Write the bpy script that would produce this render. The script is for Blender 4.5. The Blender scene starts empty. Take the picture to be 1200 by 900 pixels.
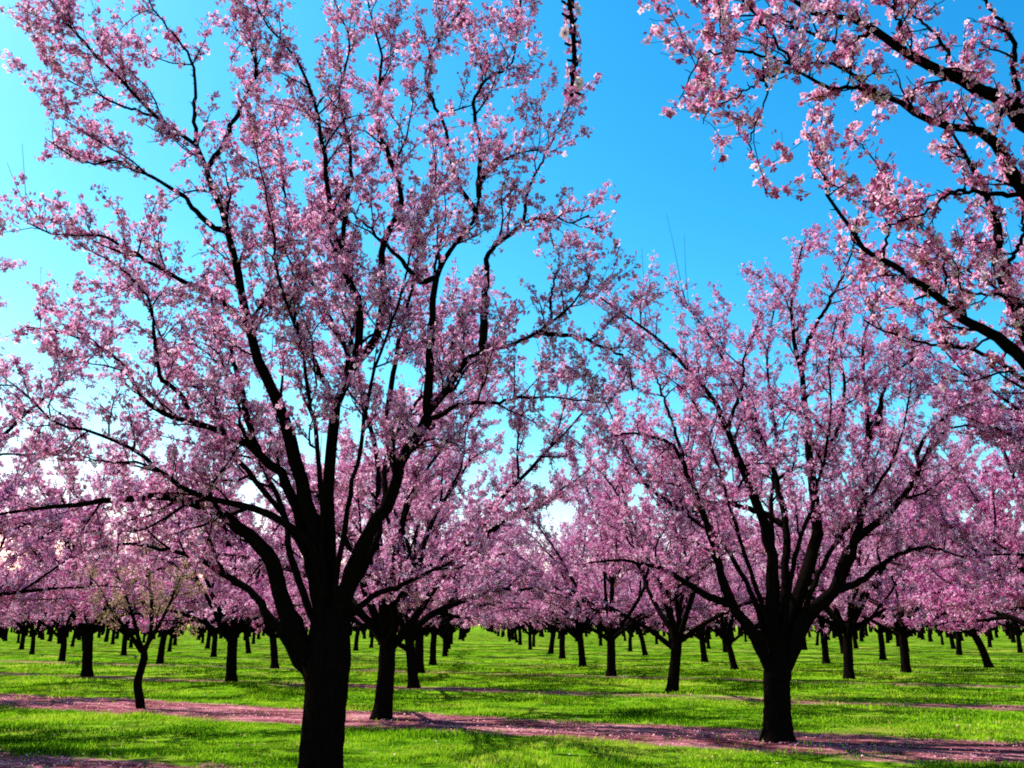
import bpy, math
import numpy as np
from mathutils import Vector

# ------------------------------------------------------------------ camera, sky, sun, exposure
SC = bpy.context.scene
COL = SC.collection
F = 1000.0                       # focal length in pixels of the 1200 px wide photograph
PITCH = math.atan(0.282)
EYE = 1.6
cam_d = bpy.data.cameras.new('camera')
cam_d.sensor_width = 36.0
cam_d.lens = 36.0 * F / 1200.0
cam_d.clip_start = 0.05
cam_d.clip_end = 3000.0
cam = bpy.data.objects.new('camera', cam_d)
COL.objects.link(cam)
cam.location = (0, 0, EYE)
cam.rotation_euler = (math.pi / 2 + PITCH, 0, 0)
SC.camera = cam

SUN_EL = math.radians(52)
SUN_H = Vector((-0.90, 0.44)).normalized()          # where the sun stands, seen from above
world = bpy.data.worlds.new('World')
SC.world = world
world.use_nodes = True
nt = world.node_tree
nt.nodes.clear()
sky = nt.nodes.new('ShaderNodeTexSky')
sky.sky_type = 'NISHITA'
sky.sun_disc = False
sky.sun_elevation = SUN_EL
sky.sun_rotation = math.atan2(SUN_H.x, SUN_H.y)
sky.air_density = 1.0
sky.dust_density = 0.5
sky.ozone_density = 1.0
sep = nt.nodes.new('ShaderNodeSeparateColor')
com = nt.nodes.new('ShaderNodeCombineColor')
nt.links.new(sky.outputs[0], sep.inputs[0])
# the photograph's strongly saturated cyan sky: each channel of the sky graded by a gain and a gamma
for ch, (gain, gam) in enumerate([(0.072, 3.0), (0.74, 1.4), (1.30, 1.0)]):
    pw = nt.nodes.new('ShaderNodeMath')
    pw.operation = 'POWER'
    pw.inputs[1].default_value = gam
    ml = nt.nodes.new('ShaderNodeMath')
    ml.operation = 'MULTIPLY'
    ml.inputs[1].default_value = gain
    nt.links.new(sep.outputs[ch], pw.inputs[0])
    nt.links.new(pw.outputs[0], ml.inputs[0])
    nt.links.new(ml.outputs[0], com.inputs[ch])
bg = nt.nodes.new('ShaderNodeBackground')
bg.inputs['Strength'].default_value = 0.09
wo = nt.nodes.new('ShaderNodeOutputWorld')
nt.links.new(com.outputs[0], bg.inputs['Color'])
nt.links.new(bg.outputs[0], wo.inputs['Surface'])

sun_d = bpy.data.lights.new('sun', 'SUN')
sun_d.energy = 5.0
sun_d.angle = math.radians(0.53)
sun_d.color = (1.0, 0.955, 0.92)
sun = bpy.data.objects.new('sun', sun_d)
COL.objects.link(sun)
sdir = Vector((SUN_H.x * math.cos(SUN_EL), SUN_H.y * math.cos(SUN_EL), math.sin(SUN_EL)))
sun.rotation_euler = sdir.to_track_quat('Z', 'Y').to_euler()
sun.location = (-20, 20, 30)

SC.view_settings.view_transform = 'Standard'
SC.view_settings.look = 'None'
SC.view_settings.gamma = 1.0
SC.view_settings.use_curve_mapping = False
SC.view_settings.exposure = 1.2
SC.render.engine = 'CYCLES'
SC.cycles.max_bounces = 6
SC.cycles.diffuse_bounces = 3
SC.cycles.transmission_bounces = 4
SC.cycles.filter_width = 1.9
SC.cycles.use_denoising = False

# ------------------------------------------------------------------ helpers
CT, ST = math.cos(PITCH), math.sin(PITCH)


def ray(x, y):
    u = (x - 600.0) / F
    v = (450.0 - y) / F
    return np.array([u, CT - v * ST, ST + v * CT])


def ground_at(x, y):
    r = ray(x, y)
    t = -EYE / r[2]
    return r[0] * t, r[1] * t


def at_depth(x, y, Y):
    r = ray(x, y)
    return np.array([0, 0, EYE]) + r * (Y / r[1])


def unit(a):
    return a / np.maximum(np.linalg.norm(a, axis=-1, keepdims=True), 1e-9)


def make_mesh(name, verts, faces, attrs=None, mat=None, smooth=False):
    """verts (N,3), faces: list of int arrays (M,k)."""
    me = bpy.data.meshes.new(name)
    verts = np.ascontiguousarray(verts, dtype=np.float32)
    me.vertices.add(len(verts))
    me.vertices.foreach_set('co', verts.ravel())
    loops = np.concatenate([f.ravel() for f in faces]).astype(np.int32)
    tot = np.concatenate([np.full(len(f), f.shape[1], dtype=np.int32) for f in faces])
    start = np.concatenate([[0], np.cumsum(tot)[:-1]]).astype(np.int32)
    me.loops.add(len(loops))
    me.loops.foreach_set('vertex_index', loops)
    me.polygons.add(len(tot))
    me.polygons.foreach_set('loop_start', start)
    me.polygons.foreach_set('loop_total', tot)
    if smooth:
        me.polygons.foreach_set('use_smooth', np.ones(len(tot), dtype=bool))
    me.update(calc_edges=True)
    for k, v in (attrs or {}).items():
        a = me.attributes.new(k, 'FLOAT', 'POINT')
        a.data.foreach_set('value', np.ascontiguousarray(v, dtype=np.float32))
    if mat:
        me.materials.append(mat)
    return me


class Tubes:
    """collects tapering tubes, built in batches into one mesh"""
    def __init__(self):
        self.v, self.f, self.n = [], [], 0

    def add(self, P, R, sides, rng=None, rough=0.0):
        P = np.asarray(P, float)
        R = np.asarray(R, float)
        if P.ndim == 2:
            P, R = P[None], R[None]
        if len(P) == 0:
            return
        B, n, _ = P.shape
        T = np.empty_like(P)
        T[:, 1:-1] = P[:, 2:] - P[:, :-2]
        T[:, 0] = P[:, 1] - P[:, 0]
        T[:, -1] = P[:, -1] - P[:, -2]
        T = unit(T)
        avg = unit(T.mean(1))
        ref = np.cross(avg, np.array([0.31, 0.87, 0.13]))
        bad = np.linalg.norm(ref, axis=1) < 0.1
        ref[bad] = np.cross(avg[bad], np.array([1.0, 0, 0]))
        ref = unit(ref)[:, None, :]
        U = unit(ref - (ref * T).sum(-1, keepdims=True) * T)
        W = np.cross(T, U)
        ang = np.arange(sides) * 2 * math.pi / sides
        ring = (np.cos(ang)[None, None, :, None] * U[:, :, None, :] + np.sin(ang)[None, None, :, None] * W[:, :, None, :])
        rr = np.repeat(R[:, :, None], sides, 2)
        if rough and rng is not None:
            per = rng.normal(0, 1, (B, 1, sides)) * 0.6 + rng.normal(0, 1, (B, n, sides)) * 0.55
            rr = rr * (1 + rough * per)
        V = P[:, :, None, :] + ring * rr[..., None]
        base = self.n + np.arange(B)[:, None, None] * n * sides
        i = np.arange(n - 1)[None, :, None] * sides
        j = np.arange(sides)[None, None, :]
        j2 = (j + 1) % sides
        q = np.stack([base + i + j, base + i + j2, base + i + sides + j2, base + i + sides + j], -1)
        self.v.append(V.reshape(-1, 3))
        self.f.append(q.reshape(-1, 4))
        self.n += B * n * sides

    def mesh(self, name, mat):
        return make_mesh(name, np.concatenate(self.v), [np.concatenate(self.f)], mat=mat, smooth=True)


def catmull(pts, n):
    """smooth resample of a polyline (M,k) to n points, even in arc length"""
    pts = np.asarray(pts, float)
    if len(pts) == 2:
        t = np.linspace(0, 1, n)[:, None]
        return pts[0] * (1 - t) + pts[1] * t
    p = np.vstack([2 * pts[0] - pts[1], pts, 2 * pts[-1] - pts[-2]])
    out = []
    for i in range(1, len(p) - 2):
        t = np.linspace(0, 1, 12, endpoint=False)[:, None]
        a, b, c, d = p[i - 1], p[i], p[i + 1], p[i + 2]
        out.append(0.5 * ((2 * b) + (-a + c) * t + (2 * a - 5 * b + 4 * c - d) * t ** 2 + (-a + 3 * b - 3 * c + d) * t ** 3))
    out = np.vstack(out + [pts[-1:]])
    s = np.concatenate([[0], np.cumsum(np.linalg.norm(np.diff(out, axis=0), axis=1))])
    g = np.linspace(0, s[-1], n)
    return np.stack([np.interp(g, s, out[:, k]) for k in range(out.shape[1])], 1)


def lengths(P):
    return np.linalg.norm(np.diff(P, axis=1), axis=2).sum(1)


def sample_along(P, R, idx, t):
    n = P.shape[1]
    f = np.clip(t, 0, 0.9999) * (n - 1)
    i = f.astype(int)
    w = (f - i)[:, None]
    pos = P[idx, i] * (1 - w) + P[idx, i + 1] * w
    tan = unit(P[idx, i + 1] - P[idx, i])
    rad = R[idx, i] * (1 - w[:, 0]) + R[idx, i + 1] * w[:, 0]
    return pos, tan, rad


def children(P, R, rng, spacing, t0, t1, length, ang, up, n=6, taper=0.45, wob=0.16, curl=0.1, rk=0.62, rl=0.011, rtip=0.0016,
             axis=None, out=0.0):
    """side shoots growing from the tubes P (B,n,3), R (B,n)"""
    if len(P) == 0:
        return np.zeros((0, n, 3)), np.zeros((0, n))
    L = lengths(P)
    cnt = np.floor(L * (t1 - t0) / spacing + rng.random(len(P))).astype(int)
    idx = np.repeat(np.arange(len(P)), cnt)
    m = len(idx)
    first = np.concatenate([[0], np.cumsum(cnt)[:-1]])
    k = np.arange(m) - np.repeat(first, cnt)
    t = t0 + (t1 - t0) * (k + rng.random(m)) / np.maximum(np.repeat(cnt, cnt), 1)
    pos, tan, rad = sample_along(P, R, idx, t)
    perp = unit(np.cross(tan, rng.normal(size=(m, 3))))
    a = ang * (0.7 + 0.6 * rng.random(m))[:, None]
    d = np.cos(a) * tan + np.sin(a) * perp
    d[:, 2] += up * (0.5 + rng.random(m))
    if axis is not None and out:
        o = pos - axis
        o[:, 2] = 0
        d += out * unit(o)
    d = unit(d)
    Ln = length * (1 - taper * (t - t0) / max(t1 - t0, 1e-6)) * rng.uniform(0.5, 1.3, m)
    step = (Ln / (n - 1))[:, None]
    Q = np.empty((m, n, 3))
    Q[:, 0] = pos
    for s in range(1, n):
        d = d + rng.normal(0, wob, (m, 3))
        d[:, 2] += curl
        d = unit(d)
        Q[:, s] = Q[:, s - 1] + d * step
    r0 = np.minimum(rad * rk, Ln * rl * 1.3 + 0.003)
    g = np.linspace(0, 1, n)[None, :]
    RR = r0[:, None] * (1 - g) + np.minimum(rtip, r0)[:, None] * g
    return Q, RR


def flowers_on(P, R, rng, density, t0=0.1, spread=0.03, per=3.0, rmax=0.02):
    """points and facings of blossoms sitting in little bunches along twigs"""
    if len(P) == 0:
        return np.zeros((0, 3)), np.zeros((0, 3))
    L = lengths(P)
    cnt = np.floor(L * density / per + rng.random(len(P))).astype(int)
    idx = np.repeat(np.arange(len(P)), cnt)
    t = rng.uniform(t0, 1.0, len(idx))
    pos, tan, rad = sample_along(P, R, idx, t)
    ok = rad < rmax
    pos, tan, rad = pos[ok], tan[ok], rad[ok]
    perp = unit(np.cross(tan, rng.normal(size=(len(pos), 3))))
    pos = pos + perp * (rad + spread * 0.5)[:, None]
    k = rng.poisson(per - 1, len(pos)) + 1
    rep = np.repeat(np.arange(len(pos)), k)
    D = unit(perp[rep] * 0.9 + rng.normal(0, 0.65, (len(rep), 3)) + np.array([0, 0, 0.12]))
    return pos[rep] + rng.normal(0, spread * 0.55, (len(rep), 3)) + D * spread * 0.45, D


def flower_mesh(name, C, D, rng, radius, petals, mat, wide=0.36):
    N = len(C)
    D = unit(D)
    U = unit(np.cross(D, rng.normal(size=(N, 3))))
    W = np.cross(D, U)
    size = radius * rng.uniform(0.72, 1.2, N)
    bud = rng.random(N) < 0.10
    size[bud] *= 0.5
    cup = rng.uniform(0.05, 0.55, N)
    cup[bud] = 1.1
    ph = (np.arange(petals) * 2 * math.pi / petals)[None, :] + rng.uniform(0, 0.4, (N, petals)) 
    e = np.cos(ph)[..., None] * U[:, None] + np.sin(ph)[..., None] * W[:, None]
    s = -np.sin(ph)[..., None] * U[:, None] + np.cos(ph)[..., None] * W[:, None]
    z = size[:, None, None]
    c = C[:, None, :]
    Dn = D[:, None, :] * cup[:, None, None]
    jit = rng.uniform(0.8, 1.15, (N, petals, 1))
    v0 = c + z * 0.02 * e
    v1 = c + z * jit * (0.58 * e + wide * s + 0.42 * Dn)
    v2 = c + z * jit * (1.0 * e + 0.10 * s + 0.80 * Dn)
    v3 = c + z * jit * (0.58 * e - wide * s + 0.42 * Dn)
    V = np.stack([v0, v1, v2, v3], 2).reshape(-1, 3)
    q = np.arange(N * petals * 4).reshape(-1, 4)
    rnd = np.repeat(np.where(bud, rng.uniform(0.8, 1.0, N), rng.uniform(0, 0.85, N)), petals * 4)
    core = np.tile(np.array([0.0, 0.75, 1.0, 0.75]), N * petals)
    return make_mesh(name, V, [q], {'rnd': rnd, 'core': core}, mat)


# ------------------------------------------------------------------ materials
def new_mat(name):
    m = bpy.data.materials.new(name)
    m.use_nodes = True
    m.node_tree.nodes.clear()
    return m, m.node_tree.nodes, m.node_tree.links


def ramp(nodes, stops):
    r = nodes.new('ShaderNodeValToRGB')
    el = r.color_ramp.elements
    while len(el) < len(stops):
        el.new(0.5)
    for e, (p, c) in zip(el, stops):
        e.position = p
        e.color = (*c, 1)
    return r


def leafy(name, stops, core=None, trans=0.45, rough=0.6, objvar=0.0):
    """thin petals or blades: colour picked per piece, part of the light passing through"""
    m, N, L = new_mat(name)
    at = N.new('ShaderNodeAttribute')
    at.attribute_name = 'rnd'
    r = ramp(N, stops)
    L.new(at.outputs['Fac'], r.inputs[0])
    colour = r.outputs[0]
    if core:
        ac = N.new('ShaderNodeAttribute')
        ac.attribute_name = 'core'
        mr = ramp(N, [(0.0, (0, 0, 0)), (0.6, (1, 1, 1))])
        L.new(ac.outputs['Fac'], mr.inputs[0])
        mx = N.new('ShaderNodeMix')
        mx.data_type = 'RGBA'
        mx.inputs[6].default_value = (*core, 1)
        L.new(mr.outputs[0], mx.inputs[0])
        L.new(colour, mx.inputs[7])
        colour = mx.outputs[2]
    if objvar:
        oi = N.new('ShaderNodeObjectInfo')
        hs = N.new('ShaderNodeHueSaturation')
        mp = N.new('ShaderNodeMapRange')
        mp.inputs['To Min'].default_value = 1 - objvar
        mp.inputs['To Max'].default_value = 1 + objvar
        L.new(oi.outputs['Random'], mp.inputs[0])
        L.new(mp.outputs[0], hs.inputs['Saturation'])
        L.new(colour, hs.inputs['Color'])
        colour = hs.outputs[0]
    d = N.new('ShaderNodeBsdfDiffuse')
    t = N.new('ShaderNodeBsdfTranslucent')
    mix = N.new('ShaderNodeMixShader')
    mix.inputs[0].default_value = trans
    o = N.new('ShaderNodeOutputMaterial')
    L.new(colour, d.inputs['Color'])
    L.new(colour, t.inputs['Color'])
    L.new(d.outputs[0], mix.inputs[1])
    L.new(t.outputs[0], mix.inputs[2])
    L.new(mix.outputs[0], o.inputs['Surface'])
    return m


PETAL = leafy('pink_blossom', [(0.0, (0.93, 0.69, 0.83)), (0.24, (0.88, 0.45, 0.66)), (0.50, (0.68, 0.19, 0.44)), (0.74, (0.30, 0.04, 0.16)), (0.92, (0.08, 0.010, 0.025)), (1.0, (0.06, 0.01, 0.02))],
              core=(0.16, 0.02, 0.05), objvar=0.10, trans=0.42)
WHITE = leafy('white_blossom', [(0.0, (0.88, 0.72, 0.76)), (1.0, (0.80, 0.55, 0.62))], core=(0.16, 0.02, 0.05), trans=0.4)
PALE = leafy('pale_blossom', [(0.0, (0.93, 0.72, 0.81)), (0.26, (0.90, 0.49, 0.65)), (0.52, (0.70, 0.22, 0.43)), (0.78, (0.28, 0.04, 0.13)), (1.0, (0.07, 0.012, 0.03))],
             core=(0.22, 0.03, 0.07), trans=0.42)
FALLEN = leafy('fallen_petal', [(0.0, (0.80, 0.46, 0.48)), (0.5, (0.52, 0.19, 0.25)), (1.0, (0.22, 0.05, 0.075))], trans=0.1)
LEAFLET = leafy('young_leaf', [(0.0, (0.50, 0.38, 0.20)), (0.45, (0.30, 0.22, 0.11)), (1.0, (0.56, 0.30, 0.30))], trans=0.4)
BLADE = leafy('grass_blade', [(0.0, (0.010, 0.040, 0.002)), (0.28, (0.05, 0.15, 0.004)), (0.48, (0.19, 0.40, 0.008)), (0.8, (0.36, 0.57, 0.016)), (1.0, (0.48, 0.51, 0.06))], trans=0.35)


def bark_material():
    m, N, L = new_mat('bark')
    tc = N.new('ShaderNodeTexCoord')
    mp = N.new('ShaderNodeMapping')
    mp.inputs['Scale'].default_value = (9, 9, 2.6)
    n1 = N.new('ShaderNodeTexNoise')
    n1.inputs['Scale'].default_value = 3.0
    n1.inputs['Detail'].default_value = 6
    n1.inputs['Roughness'].default_value = 0.7
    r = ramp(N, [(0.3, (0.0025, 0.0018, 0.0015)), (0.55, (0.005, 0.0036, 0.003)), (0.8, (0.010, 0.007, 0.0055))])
    b = N.new('ShaderNodeBump')
    b.inputs['Strength'].default_value = 0.9
    b.inputs['Distance'].default_value = 0.03
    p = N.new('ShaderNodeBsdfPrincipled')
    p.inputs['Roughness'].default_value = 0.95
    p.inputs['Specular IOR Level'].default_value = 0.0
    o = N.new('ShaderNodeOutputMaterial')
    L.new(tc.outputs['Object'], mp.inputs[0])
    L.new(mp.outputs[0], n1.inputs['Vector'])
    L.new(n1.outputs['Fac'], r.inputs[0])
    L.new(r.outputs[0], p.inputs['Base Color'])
    L.new(n1.outputs['Fac'], b.inputs['Height'])
    L.new(b.outputs[0], p.inputs['Normal'])
    L.new(p.outputs[0], o.inputs['Surface'])
    return m


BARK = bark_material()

# rows of the orchard run along ROW; ACROSS measures from row to row
ROW = np.array([0.909, -0.415])
ACROSS = np.array([0.415, 0.909])
Q1, DQ = 13.6, 6.95              # first full row in view and the spacing of the rows


def ground_material():
    m, N, L = new_mat('orchard_floor')
    geo = N.new('ShaderNodeNewGeometry')

    def noise(scale, detail=4, rough=0.6, vec=None):
        n = N.new('ShaderNodeTexNoise')
        n.inputs['Scale'].default_value = scale
        n.inputs['Detail'].default_value = detail
        n.inputs['Roughness'].default_value = rough
        L.new(vec or geo.outputs['Position'], n.inputs['Vector'])
        return n.outputs['Fac']

    def math_(op, a, b=None, c=None):
        n = N.new('ShaderNodeMath')
        n.operation = op
        for i, v in enumerate((a, b, c)):
            if v is None:
                continue
            if isinstance(v, (int, float)):
                n.inputs[i].default_value = v
            else:
                L.new(v, n.inputs[i])
        return n.outputs[0]
    dot = N.new('ShaderNodeVectorMath')
    dot.operation = 'DOT_PRODUCT'
    dot.inputs[1].default_value = (ACROSS[0], ACROSS[1], 0)
    L.new(geo.outputs['Position'], dot.inputs[0])
    q = dot.outputs['Value']
    wob = math_('MULTIPLY_ADD', noise(0.55, 5, 0.7), 1.7, -0.85)
    wob2 = math_('MULTIPLY_ADD', noise(4.0, 4, 0.7), 0.7, -0.35)
    qw = math_('ADD', math_('ADD', q, wob), wob2)

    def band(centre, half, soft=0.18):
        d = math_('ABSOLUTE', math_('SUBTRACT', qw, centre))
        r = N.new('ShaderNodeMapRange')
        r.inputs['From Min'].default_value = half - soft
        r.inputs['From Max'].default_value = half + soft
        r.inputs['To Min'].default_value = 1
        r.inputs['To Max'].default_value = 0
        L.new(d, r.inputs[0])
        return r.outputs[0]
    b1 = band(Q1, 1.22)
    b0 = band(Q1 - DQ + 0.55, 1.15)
    # the rows farther off: narrow, broken soil strips, strengthened to double as crown shadow
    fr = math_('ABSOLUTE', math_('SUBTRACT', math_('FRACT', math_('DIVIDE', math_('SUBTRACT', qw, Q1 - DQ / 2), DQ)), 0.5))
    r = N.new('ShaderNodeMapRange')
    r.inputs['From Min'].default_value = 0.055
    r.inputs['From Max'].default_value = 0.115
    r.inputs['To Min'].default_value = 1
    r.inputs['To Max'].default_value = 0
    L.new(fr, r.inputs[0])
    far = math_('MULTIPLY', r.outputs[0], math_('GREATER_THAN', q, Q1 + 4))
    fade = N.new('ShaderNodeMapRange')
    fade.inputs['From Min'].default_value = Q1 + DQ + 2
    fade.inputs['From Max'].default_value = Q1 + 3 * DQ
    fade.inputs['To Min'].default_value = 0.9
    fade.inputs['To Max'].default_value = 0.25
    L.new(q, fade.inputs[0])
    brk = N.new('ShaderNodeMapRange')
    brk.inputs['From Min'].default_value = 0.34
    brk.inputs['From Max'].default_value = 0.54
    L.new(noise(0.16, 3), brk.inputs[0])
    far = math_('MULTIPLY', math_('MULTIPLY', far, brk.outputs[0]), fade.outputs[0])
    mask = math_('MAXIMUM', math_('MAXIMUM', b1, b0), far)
    # grass: fresh green with yellower drifts and darker weedy ones doubling as painted shade
    g1 = ramp(N, [(0.38, (0.010, 0.045, 0.002)), (0.5, (0.075, 0.19, 0.005)), (0.64, (0.21, 0.37, 0.014))])
    L.new(noise(1.3, 8, 0.75), g1.inputs[0])
    yl = N.new('ShaderNodeMix')
    yl.data_type = 'RGBA'
    yr = N.new('ShaderNodeMapRange')
    yr.inputs['From Min'].default_value = 0.52
    yr.inputs['From Max'].default_value = 0.72
    yr.inputs['To Max'].default_value = 0.7
    L.new(noise(0.22, 4, 0.65), yr.inputs[0])
    L.new(yr.outputs[0], yl.inputs[0])
    L.new(g1.outputs[0], yl.inputs[6])
    yl.inputs[7].default_value = (0.36, 0.37, 0.05, 1)
    # bare soil littered with petals
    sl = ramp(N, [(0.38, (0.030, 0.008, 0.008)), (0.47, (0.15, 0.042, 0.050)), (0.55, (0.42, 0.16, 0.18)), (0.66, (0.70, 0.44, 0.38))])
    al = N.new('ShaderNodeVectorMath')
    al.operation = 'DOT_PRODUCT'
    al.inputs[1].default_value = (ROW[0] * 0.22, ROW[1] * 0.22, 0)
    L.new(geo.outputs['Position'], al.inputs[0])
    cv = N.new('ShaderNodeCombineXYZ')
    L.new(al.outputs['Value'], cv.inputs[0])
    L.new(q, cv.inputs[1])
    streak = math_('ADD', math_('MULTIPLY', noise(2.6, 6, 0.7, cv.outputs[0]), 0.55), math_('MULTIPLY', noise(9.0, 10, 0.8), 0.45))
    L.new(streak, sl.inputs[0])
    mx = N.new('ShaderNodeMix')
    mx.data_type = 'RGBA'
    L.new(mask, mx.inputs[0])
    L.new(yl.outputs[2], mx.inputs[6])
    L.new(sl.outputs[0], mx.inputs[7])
    bp = N.new('ShaderNodeBump')
    bp.inputs['Strength'].default_value = 1.0
    bp.inputs['Distance'].default_value = 0.10
    L.new(noise(9.0, 8, 0.75), bp.inputs['Height'])
    d = N.new('ShaderNodeBsdfDiffuse')
    o = N.new('ShaderNodeOutputMaterial')
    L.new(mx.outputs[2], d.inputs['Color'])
    L.new(bp.outputs[0], d.inputs['Normal'])
    L.new(d.outputs[0], o.inputs['Surface'])
    return m


# ------------------------------------------------------------------ the setting
def vnoise(x, y):
    """cheap smooth noise for scattering, about -1..1"""
    return (np.sin(1.31 * x + 0.7 * y + 1.3) + np.sin(-0.83 * x + 1.57 * y) + np.sin(2.9 * x - 1.1 * y + 4.0) * 0.7 +
            np.sin(0.4 * x + 3.3 * y + 2.0) * 0.7) / 2.6


def build_ground():
    xs = np.concatenate([[-1500, -600, -250], np.linspace(-90, 90, 121), [250, 600, 1500]])
    ys = np.concatenate([[-200, -60, -20], np.linspace(-5, 130, 136), [250, 600, 2500]])
    X, Y = np.meshgrid(xs, ys)
    near = np.clip(1 - np.hypot(X, Y) / 130, 0, 1)
    Z = near * 0.03 * vnoise(X * 0.7, Y * 0.7)
    V = np.stack([X, Y, Z], -1).reshape(-1, 3)
    nx, ny = len(xs), len(ys)
    i = (np.arange(ny - 1)[:, None] * nx + np.arange(nx - 1)[None, :]).ravel()
    q = np.stack([i, i + 1, i + nx + 1, i + nx], -1)
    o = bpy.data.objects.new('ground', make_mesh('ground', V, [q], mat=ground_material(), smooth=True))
    COL.objects.link(o)
    o['kind'] = 'structure'


def in_strip(x, y):
    q = x * ACROSS[0] + y * ACROSS[1]
    w = 0.28 * vnoise(x * 1.1, y * 1.1)
    far = np.where(q > Q1 + 4, np.clip(0.55 - (q - Q1 - DQ - 2) / 30, 0, 0.55) - np.abs(np.mod(q - Q1 + w + DQ / 2, DQ) - DQ / 2) / 1.1 + 0.25 * vnoise(x * 0.5, y * 0.5), -1)
    return np.maximum(np.maximum(1.0 - np.abs(q - Q1 + w) / 1.25, far), 1.0 - np.abs(q - (Q1 - DQ + 0.55) + w) / 1.2)


def build_grass():
    rng = np.random.default_rng(5)
    n = 420000
    d = 8.5 * (45 / 8.5) ** rng.random(n)            # denser near the camera
    x = rng.uniform(-0.70, 0.70, n) * d
    y = d
    s = in_strip(x, y)
    keep = (s < 0.05) | ((s < 0.25) & (rng.random(n) < 0.25)) | (rng.random(n) < 0.03)
    keep &= rng.random(n) < (0.52 + 0.6 * vnoise(x * 1.7, y * 1.7)) * np.clip((46 - d) / 24, 0, 1)
    x, y, d = x[keep], y[keep], d[keep]
    n = len(x)
    # gather blades into tufts
    x += 0.05 * np.sin(x * 61) + 0.04 * np.sin(y * 47)
    h = (0.020 + 0.022 * rng.random(n) + 0.036 * np.clip(vnoise(x * 0.9 + 9, y * 0.9), 0, 1)) * (1 + d * 0.012)
    tall = rng.random(n) < 0.02
    h[tall] *= 1.6
    w = (0.0035 + 0.0006 * d) * rng.uniform(0.7, 1.3, n)
    a = rng.uniform(0, 2 * math.pi, n)
    lean = rng.uniform(0.1, 0.7, n) * h
    b = rng.uniform(0, 2 * math.pi, n)
    z = 0.03 * np.clip(1 - np.hypot(x, y) / 130, 0, 1) * vnoise(x * 0.7, y * 0.7) - 0.006
    v0 = np.stack([x - w * np.cos(a), y - w * np.sin(a), z], -1)
    v1 = np.stack([x + w * np.cos(a), y + w * np.sin(a), z], -1)
    v2 = np.stack([x + lean * np.cos(b), y + lean * np.sin(b), z + h], -1)
    V = np.stack([v0, v1, v2], 1).reshape(-1, 3)
    f = np.arange(n * 3).reshape(-1, 3)
    rnd = np.repeat(np.clip(rng.normal(0.50, 0.16, n) + 0.34 * vnoise(x * 0.35, y * 0.6 + 2) + 0.24 * vnoise(x * 1.5, y * 2.6), 0, 1), 3)  # dark weedy patches, doubling as tree shade put into the blade colour
    o = bpy.data.objects.new('grass', make_mesh('grass', V, [f], {'rnd': rnd}, BLADE))
    COL.objects.link(o)
    o['kind'] = 'stuff'
    o['label'] = 'short bright green grass growing between the petal strewn rows'
    o['category'] = 'grass'


def build_petals():
    rng = np.random.default_rng(6)
    n = 170000
    d = 8.5 * (40 / 8.5) ** rng.random(n)
    x = rng.uniform(-0.70, 0.70, n) * d
    y = d.copy()
    s = in_strip(x, y)
    p = np.clip(s, 0, 1) * 1.1 * np.clip(0.35 + 0.9 * vnoise((x * ROW[0] + y * ROW[1]) * 0.9, (x * ACROSS[0] + y * ACROSS[1]) * 4.2) + 0.4 * vnoise(x * 3.1, y * 3.3), 0.02, 1) + 0.010
    k = rng.random(n) < p
    x, y, d = x[k], y[k], d[k]
    n = len(x)
    r = 0.011 * rng.uniform(0.7, 1.3, n) * (1 + d * 0.02)
    a = rng.uniform(0, 2 * math.pi, n)
    z = 0.03 * np.clip(1 - np.hypot(x, y) / 130, 0, 1) * vnoise(x * 0.7, y * 0.7) + rng.uniform(0.006, 0.03, n)
    c = np.stack([x, y, z], -1)
    u = np.stack([np.cos(a), np.sin(a), rng.normal(0, 0.3, n)], -1) * r[:, None]
    w = np.stack([-np.sin(a), np.cos(a), rng.normal(0, 0.3, n)], -1) * r[:, None] * 0.8
    V = np.stack([c - u, c + w, c + u, c - w], 1).reshape(-1, 3)
    f = np.arange(n * 4).reshape(-1, 4)
    rnd = np.repeat(rng.random(n), 4)
    o = bpy.data.objects.new('fallen_petals', make_mesh('fallen_petals', V, [f], {'rnd': rnd}, FALLEN))
    COL.objects.link(o)
    o['kind'] = 'stuff'
    o['label'] = 'fallen pink petals lying on the bare strips of soil'
    o['category'] = 'petals'


build_ground()
build_grass()
build_petals()


# ------------------------------------------------------------------ trees
def empty(name, loc, label, group=None, cat='tree', rz=0.0, scale=1.0):
    o = bpy.data.objects.new(name, None)
    COL.objects.link(o)
    o.location = loc
    o.rotation_euler = (0, 0, rz)
    o.scale = (scale, scale, scale)
    o.empty_display_size = 0.3
    o['label'] = label
    o['category'] = cat
    if group:
        o['group'] = group
    return o


def part(name, me, root):
    o = bpy.data.objects.new(name, me)
    COL.objects.link(o)
    o.parent = root
    return o


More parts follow.
